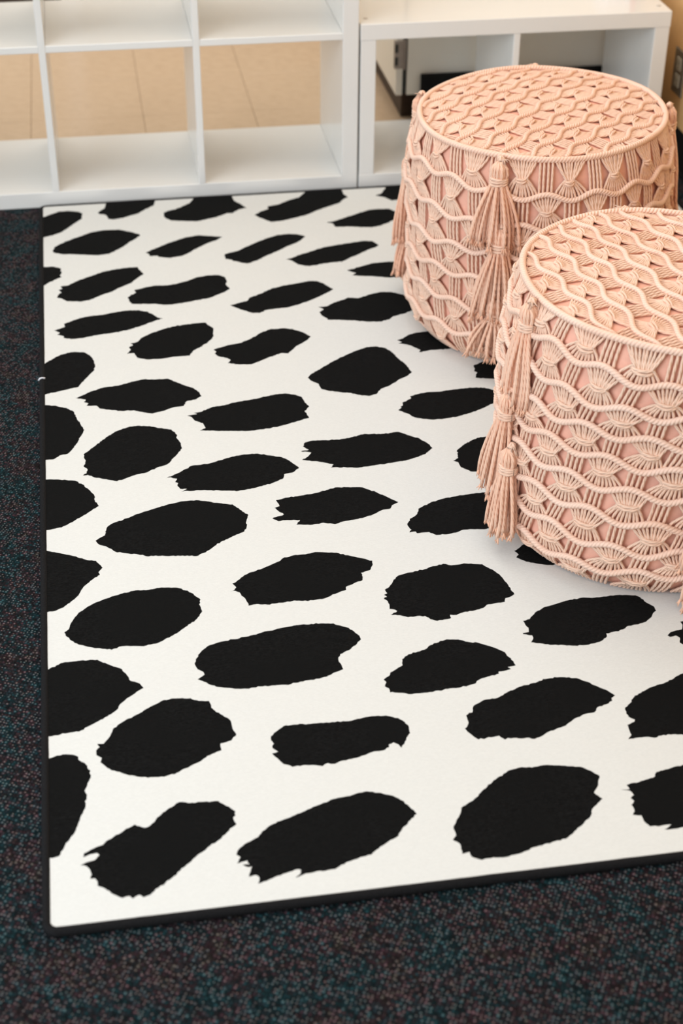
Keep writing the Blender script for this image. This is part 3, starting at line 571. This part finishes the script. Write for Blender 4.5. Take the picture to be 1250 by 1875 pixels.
for (X, Y, a0, a1) in cs:
    ccx = X + (rc if X == RX0 else -rc); ccy = Y + (rc if Y == RY0 else -rc)
    for i in range(7):
        a = a0+(a1-a0)*i/6
        pts.append((ccx+rc*cos(a), ccy+rc*sin(a)))
full = []
for i in range(len(pts)):
    a = Vector(pts[i]); b = Vector(pts[(i+1) % len(pts)])
    k = max(1, int((b-a).length/0.02))
    for j in range(k): full.append(a.lerp(b, j/k))
full.append(full[0])
mb = MB()
mb.tube([(p.x+random.gauss(0, .0002), p.y+random.gauss(0, .0002), 0.0068) for p in full], [(0, 0, 1)]*len(full), 0.0066, 10, cap=False)
bd = mb.build('binding', M['binding'], rug)
tag(bd, 'black rolled binding along the rug edge')
mb = MB()
Pq = [(-0.779, -0.862, 0.010), (-0.776, -0.861, 0.0135), (-0.771, -0.860, 0.0145), (-0.766, -0.861, 0.0135)]
mb.tube(Pq, [(0, 1, 0)]*4, [0.0016, 0.002, 0.0014, 0.002], 6)
tag(mb.build('thread', M['paper'], bd), 'small white thread caught on the binding')

# ------------------------------------------------------------------ macrame poufs
class Pouf:
    def __init__(s, cx, cy, bx, by, h, R, e_amp, e_dir, nrow, M_, top_dir, top_sp, top_off, drift, seed, ph, amp, knot):
        s.cx, s.cy, s.bx, s.by, s.h, s.R, s.ea, s.ed = cx, cy, bx, by, h, R, e_amp, e_dir
        s.nrow, s.M, s.td, s.tsp, s.toff, s.drift = nrow, M_, top_dir, top_sp, top_off, drift
        s.rng = random.Random(seed); s.ph = ph; s.amp = amp; s.knot = knot
        s.zb = 0.0165
        s.per = 2*pi/M_
    def rad(s, th, v):
        R = s.R + s.ea*cos(2*(th-s.ed))*max(0, min(1, v))
        v = max(-0.03, min(1, v))
        b = 0.018*(1-(1-v)**8) if v > 0.5 else 0.018
        top = 0.018*max(0.0, (v-0.72)/0.28)**2
        low = 0.040*max(0.0, (0.14-v)/0.17)**2
        return R + 0.018 - top - low + s.lump(th, v)
    def lump(s, th, v):
        return 0.0028*sin(3*th+5*v+s.ed)*sin(pi*min(1, max(0, v))) + 0.0018*sin(7*th-9*v)*sin(pi*min(1, max(0, v)))
    def side(s, th, v, off):
        r = s.rad(th, v) + off
        cx = s.bx + (s.cx-s.bx)*v; cy = s.by + (s.cy-s.by)*v
        z = s.zb + v*(s.h-s.zb)
        return (cx + r*cos(th), cy + r*sin(th), z)
    def sn(s, th, v): return (cos(th), sin(th), 0.0)
    def rim(s, th): return s.R + s.ea*cos(2*(th-s.ed))
    def top(s, x, y, off):
        r = sqrt(x*x+y*y); th = math.atan2(y, x); R = s.rim(th)
        q = min(1, r/R)
        z = s.h - 0.004 + 0.015*(1-q**2.5) + off + 0.0015*sin(30*x+3)*sin(26*y+1)
        return (s.cx+x, s.cy+y, z)

def make_pouf(p, name_label, tassel_spec):
    rng = p.rng
    root = empty('macrame_pouf', (p.bx, p.by, RZ))
    tag(root, name_label, 'pouf', 'peach macrame poufs on the rug')
    # ---- inner cushion
    mb = MB()
    NT_, NV = 96, 60
    rings = []
    vs = [i/NV for i in range(NV+1)]
    for v in vs:
        seam = 0.0016/(1+math.exp(-(v-0.905)*260))-0.0010
        rings.append([p.side(2*pi*j/NT_, v, -0.0035+seam-0.004*max(0, (v-0.97)/0.03)) for j in range(NT_)])
    for q in (0.975, 0.93, 0.85, 0.7, 0.5, 0.3, 0.12):
        rings.append([p.top(q*p.rim(2*pi*j/NT_)*cos(2*pi*j/NT_), q*p.rim(2*pi*j/NT_)*sin(2*pi*j/NT_), -0.0012) for j in range(NT_)])
    for r_ in rings: mb.v.extend(r_)
    for i in range(len(rings)-1):
        for j in range(NT_):
            k = (j+1) % NT_
            f = (i*NT_+j, i*NT_+k, (i+1)*NT_+k, (i+1)*NT_+j)
            mb.quad_uv(f, ((0, 0),)*4)
    c0 = len(mb.v); mb.v.append(p.top(0, 0, -0.0035)); lb = (len(rings)-1)*NT_
    for j in range(NT_): mb.quad_uv((lb+j, lb+(j+1) % NT_, c0), ((0, 0),)*3)
    mb.quad_uv(tuple(range(NT_))[::-1], ((0, 0),)*NT_)
    cu = mb.build('cushion', M['cushion'], root)
    tag(cu, 'smooth pink fabric cushion under the cords')
    # ---- rim cord
    n = 1060
    mb = MB()
    Pt, Nn = [], []
    for j in range(n+1):
        th = 2*pi*j/n
        a = p.rim(th) + 0.0015
        Pt.append((p.cx + a*cos(th), p.cy + a*sin(th), p.h + 0.0015 + 0.0012*sin(5*th)))
        Nn.append((cos(th)*0.7, sin(th)*0.7, 0.7))
    mb.tube(Pt, Nn, 0.0058, 8, cap=False, bump=0.10, pitch=0.0062)
    mb.build('rim_cord', M['cord_thick'], root)
    # ---- side ridges
    N = p.nrow; per = p.per; A = p.amp; ph = p.ph
    def vr(k, th):           # height parameter of ridge k at angle th
        if k <= 0: return 1.0
        if k >= N: return 0.0
        dz = -A*cos(p.M*(th - ph - p.drift*k - (k-1) % 2*per/2)) + 0.004*sin(2*th+k*1.3) + 0.002*sin(5*th+k*2.1)
        return 1 - k/N + dz/(p.h-p.zb)
    for k in range(1, N):
        mb = MB(); Pt, Nn = [], []
        n = 1080
        for j in range(n+1):
            th = 2*pi*j/n; v = vr(k, th)
            Pt.append(p.side(th, v, 0.0062)); Nn.append(p.sn(th, v))
        mb.tube(Pt, Nn, 0.0053, 8, cap=False, bump=0.11, pitch=0.0060, slant=1.1)
        mb.build('wavy_cord', M['cord_thick'], root)
    # ---- side rows
    def J(a): return rng.uniform(-a, a)
    for k in range(N):
        for c in range(p.M):
            th0 = ph + p.drift*(k+0.25) + (k % 2)*per/2 + c*per
            w0 = per*0.60*(1+J(.07)); wk = per*p.knot*(1+J(.18)); kv = 0.50+J(.06)
            dth = J(.03)*per + p.drift*.5; thk = th0+J(.05)*per
            mb = MB(); ns = 10
            for i in range(ns):
                q = i/(ns-1)-0.5
                ta = th0 + q*w0 + J(.004); tk = thk + q*wk; tb = th0+dth + q*w0*1.04 + J(.004)
                va, vb = vr(k, ta), vr(k+1, tb)
                vk = va+(vb-va)*kv
                Pt, Nn = [], []
                bow = J(.06)
                for u in (0, .3, .62, .86, 1):
                    e = u**1.25
                    t_ = ta+(tk-ta)*(e + bow*sin(pi*u)); v_ = va+(vk-va)*u
                    Pt.append(p.side(t_, v_, 0.0016 + 0.0035*u*u + (0.0015 if i % 2 else 0)*u)); Nn.append(p.sn(t_, v_))
                for u in (.14, .40, .70, 1):
                    e = 1-(1-u)**1.25
                    t_ = tk+(tb-tk)*(e + bow*sin(pi*u)); v_ = vk+(vb-vk)*u
                    Pt.append(p.side(t_, v_, 0.0016 + 0.0035*(1-u)**2)); Nn.append(p.sn(t_, v_))
                mb.tube(Pt, Nn, 0.00245, 6, cap=False)
            # knot: two loops round the waist
            hv = 0.0030/(p.h-p.zb)
            vk = vr(k, thk)+(vr(k+1, thk)-vr(k, thk))*kv
            if k == N-1: vk = max(vk, 0.02)
            for l in (-1, 1):
                Pt, Nn = [], []
                tl = J(.3)
                for m_i in range(9):
                    u = -1+2*m_i/8
                    t_ = thk + u*wk*0.62; sag = -0.0018*(1-u*u)
                    Pt.append(p.side(t_, vk + l*hv*(0.9-0.25*u*u) + (sag+tl*u*0.004)/(p.h-p.zb), 0.0095-0.0075*abs(u)**2.6)); Nn.append(p.sn(t_, vk))
                mb.tube(Pt, Nn, 0.0027, 6, cap=True)
            mb.build('knotted_strands', M['cord'], root)
            # straight group
            th1 = th0 + per/2 + J(.02)*per
            mb = MB(); ln = J(.05)*per + p.drift
            sp = 0.0074/p.R
            for i in range(4):
                ta = th1 + (i-1.5)*sp*(1+J(.1)); tb = ta + ln + J(.003)
                va, vb = vr(k, ta), vr(k+1, tb)
                Pt, Nn = [], []
                for u in (0, .25, .5, .75, 1):
                    t_ = ta+(tb-ta)*u + J(.0012); v_ = va+(vb-va)*u
                    Pt.append(p.side(t_, v_, 0.0012+0.0012*sin(pi*u))); Nn.append(p.sn(t_, v_))
                mb.tube(Pt, Nn, 0.0026, 6, cap=False)
            mb.build('straight_strands', M['cord'], root)
    # ---- top: wavy ridges straight across, rows between them
    ux, uy = cos(p.td), sin(p.td); wx, wy = -uy, ux
    def mp(s_, w_, off): return p.top(s_*ux+w_*wx, s_*uy+w_*wy, off)
    def inside(s_, w_, mrg=0.002):
        x, y = s_*ux+w_*wx, s_*uy+w_*wy
        return sqrt(x*x+y*y) < p.rim(math.atan2(y, x)) - mrg
    TPp = 0.094; At = 0.0062
    Rm = p.R+0.02
    nk = int(Rm/p.tsp)+1
    def wr(k, s_):
        return p.toff + k*p.tsp + At*cos(2*pi*s_/TPp + (k % 2)*pi) + 0.004*sin(9*s_+k)
    for k in range(-nk, nk+1):
        ss = [i*0.0015 for i in range(-190, 191)]
        seg = [s_ for s_ in ss if inside(s_, wr(k, s_), 0.004)]
        if len(seg) < 30: continue
        mb = MB()
        mb.tube([mp(s_, wr(k, s_), 0.0046) for s_ in seg], [(0, 0, 1)]*len(seg), 0.0044, 8, bump=0.11, pitch=0.0058, slant=1.1)
        mb.build('top_wavy_cord', M['cord_thick'], root)
    def strand(mb, pl, r=0.00245):
        """pl: list of (s,w,off); keep the longest inside run"""
        run = []; best = []
        for a in pl:
            if inside(a[0], a[1]): run.append(a)
            else: run = []
            if len(run) > len(best): best = list(run)
        if len(best) >= 3:
            mb.tube([mp(*a) for a in best], [(0, 0, 1)]*len(best), r, 6)
    for k in range(-nk-1, nk+1):
        for c in range(-4, 5):
            s0 = (c + (0.5 if k % 2 == 0 else 0.0))*TPp
            edge_lo = not inside(s0, wr(k, s0)); edge_hi = not inside(s0, wr(k+1, s0))
            mb = MB(); ns = 11
            kv = .5+J(.06); w0 = TPp*.66; wk = TPp*.17
            sk = s0+J(.004)
            for i in range(ns):
                q = i/(ns-1)-.5
                sa = s0+q*w0; s_k = sk+q*wk; sb = s0+q*w0+J(.001)
                wa, wb = wr(k, sa), wr(k+1, sb); wkk = wa+(wb-wa)*kv
                pl = []
                for j in range(9):
                    u = j/8; pl.append((sa+(s_k-sa)*u**1.25, wa+(wkk-wa)*u, 0.0012+0.003*u*u))
                for j in range(1, 9):
                    u = j/8; pl.append((s_k+(sb-s_k)*(1-(1-u)**1.25), wkk+(wb-wkk)*u, 0.0012+0.003*(1-u)**2))
                strand(mb, pl)
            wkc = wr(k, sk)+(wr(k+1, sk)-wr(k, sk))*kv
            if inside(sk, wkc, 0.014):
                for l in (-1, 1):
                    mb.tube([mp(sk+u*wk*.7, wkc+l*0.0027*(1-.3*u*u), 0.0085-0.006*abs(u)**2.6) for u in [-1+2*j/8 for j in range(9)]], [(0, 0, 1)]*9, 0.0026, 6)
            if mb.v: mb.build('top_knotted_strands', M['cord'], root)
            mb = MB(); s1 = s0+TPp/2
            ln = J(.006)
            for i in range(5):
                sa = s1+(i-2)*0.0066; wa, wb = wr(k, sa), wr(k+1, sa)
                strand(mb, [(sa+ln*j/10, wa+(wb-wa)*j/10, 0.0012+0.001*sin(pi*j/10)) for j in range(11)])
            if mb.v: mb.build('top_straight_strands', M['cord'], root)
    # ---- tassels
    for (thd, z0, L, lean, flare) in tassel_spec:
        make_tassel(p, root, radians(thd), z0, L, lean, flare)
    return root

def make_tassel(p, root, th, z0, L, lean, flare):
    rng = p.rng
    n = Vector((cos(th), sin(th), 0)); t = Vector((-sin(th), cos(th), 0))
    v0 = (z0-p.zb)/(p.h-p.zb)
    A = Vector(p.side(th, min(v0, 1), 0.019)); A.z = z0
    top = v0 > 0.97
    def push(P_, m=0.006):
        v = max(0, min(1, (P_.z-p.zb)/(p.h-p.zb)))
        cx = p.bx+(p.cx-p.bx)*v; cy = p.by+(p.cy-p.by)*v
        d = Vector((P_.x-cx, P_.y-cy)); a = math.atan2(d.y, d.x); r = p.rad(a, v)+m
        if d.length < r: d = d.normalized()*r; P_ = Vector((cx+d.x, cy+d.y, P_.z))
        P_.z = max(P_.z, RZ+0.003)
        return P_
    hd = 0.036
    mb = MB(); fr = MB()
    ns = 26
    for i in range(ns):
        a = 2.399*i; rr = sqrt((i+.5)/ns)
        dx, dn = cos(a)*rr, sin(a)*rr
        Pt = [A + t*dx*.003 + n*dn*.003, A + t*dx*.0150 + n*dn*.012 + Vector((0, 0, -.011)), A + t*dx*.0170 + n*dn*.013 + Vector((0, 0, -.022)), A + t*dx*.0118 + n*dn*.0098 + Vector((0, 0, -hd))]
        Ls = (L-hd)*(1+rng.uniform(-.07, .05))
        fx = dx*flare*(1+rng.uniform(-.15, .15)); fn = dn*flare*.55+.004
        cv = rng.uniform(-.004, .004)
        for u in (.12, .3, .5, .7, .88, 1):
            e = 1-(1-u)**1.7
            q = A + Vector((0, 0, -hd-Ls*u)) + t*(dx*.0118+(fx)*e + lean*u + cv*sin(pi*u)) + n*(dn*.0098+fn*e + cv*.5*sin(2*pi*u))
            Pt.append(push(q, 0.009 + 0.006*(dn+1)*.5))
        d = (Pt[-1]-Pt[-2]).normalized()
        m = len(Pt)
        mb.tube(Pt, [tuple(n)]*m, [.0031]*(m-1)+[.0029], 7)
        # frayed end
        for k in range(9):
            s_ = t*rng.uniform(-1, 1)*.0050 + n*rng.uniform(-1, 1)*.003
            e1 = Pt[-1] - d*.004 + s_*.45; e2 = Pt[-1] + d*.004 + s_; e3 = Pt[-1] + d*rng.uniform(.006, .011) + s_*rng.uniform(1.2, 1.9)
            for e_ in (e2, e3): e_.z = max(e_.z, RZ+0.001)
            fr.tube([e1, e2, e3], [tuple(n)]*3, [.0013, .0011, .0005], 4)
    ts = mb.build('tassel', M['tassel'], root)
    fr.build('frayed_ends', M['fray'], ts)
    wb = MB()
    for l in range(3):
        c = A + Vector((0, 0, -hd+.004-l*.0046))
        Pt, Nn = [], []
        for j in range(25):
            a = 2*pi*j/24
            rad_ = n*sin(a)*.0128 + t*cos(a)*.0150
            Pt.append(c+rad_+Vector((0, 0, .0014*sin(a*1+l)))); Nn.append(tuple(rad_.normalized()))
        wb.tube(Pt, Nn, .0028, 7, cap=False)
    wb.build('tassel_wrap', M['cord'], ts)
    # tie at the top
    kb = MB()
    c = A + Vector((0, 0, .003)) - n*.004
    for (ax1, ax2) in ((t, Vector((0, 0, 1))), (n, Vector((0, 0, 1))), (t+n, Vector((0, 0, 1))-t*.5)):
        ax1 = ax1.normalized(); ax2 = ax2.normalized()
        Pt = [c+ax1*cos(2*pi*j/14)*.0052+ax2*sin(2*pi*j/14)*.0052 for j in range(15)]
        kb.tube(Pt, [tuple((q-c).normalized()) for q in Pt], .0028, 6, cap=False)
    for k in range(6):
        s_ = t*(0.010+rng.uniform(0, .012)) * (1 if k % 2 else .6) + n*rng.uniform(0, .012)
        e = c + s_ + Vector((0, 0, rng.uniform(-.008, .006)))
        kb.tube([c, c+s_*.5+Vector((0, 0, .003)), e], [tuple(n)]*3, [.0014, .0012, .0006], 5)
    kb.build('tie_knot', M['cord'], ts)

HP = 0.445
pa = Pouf(0.2407, -0.7131, 0.248, -0.735, HP, 0.2445, 0.011, radians(50), 7, 18, radians(46), 0.0500, 0.0, 0.010, 3, radians(-113.5), 0.0062, 0.18)
ta = []
for thd in (-121.5, -1, 78, 149):
    f_ = .042 if thd < 140 else .024
    ta += [(thd, 0.442, 0.160 if thd < -100 else 0.185, 0.0, f_), (thd+2, 0.318, 0.180, 0.0, f_), (thd+1, 0.176, 0.112, 0.0, f_)]
make_pouf(pa, 'peach macrame pouf farther back, against the low white shelf', ta)
pb = Pouf(0.2550, -1.4590, 0.250, -1.470, HP, 0.2450, 0.011, radians(110), 9, 16, radians(101), 0.0470, 0.004, -0.034, 11, radians(-119.5), 0.0068, 0.27)
tb_ = []
for thd in (-170, -88, 0, 90):
    tb_ += [(thd, 0.440, 0.168, 0.0, .031), (thd-1, 0.286, 0.182, -0.016, .034), (thd+5, 0.203, 0.152, 0.0, .026) if thd != -88 else (thd-1, 0.195, 0.176, 0.0, .032)]
make_pouf(pb, 'peach macrame pouf nearer the camera, cut by the right edge of the photo', tb_)
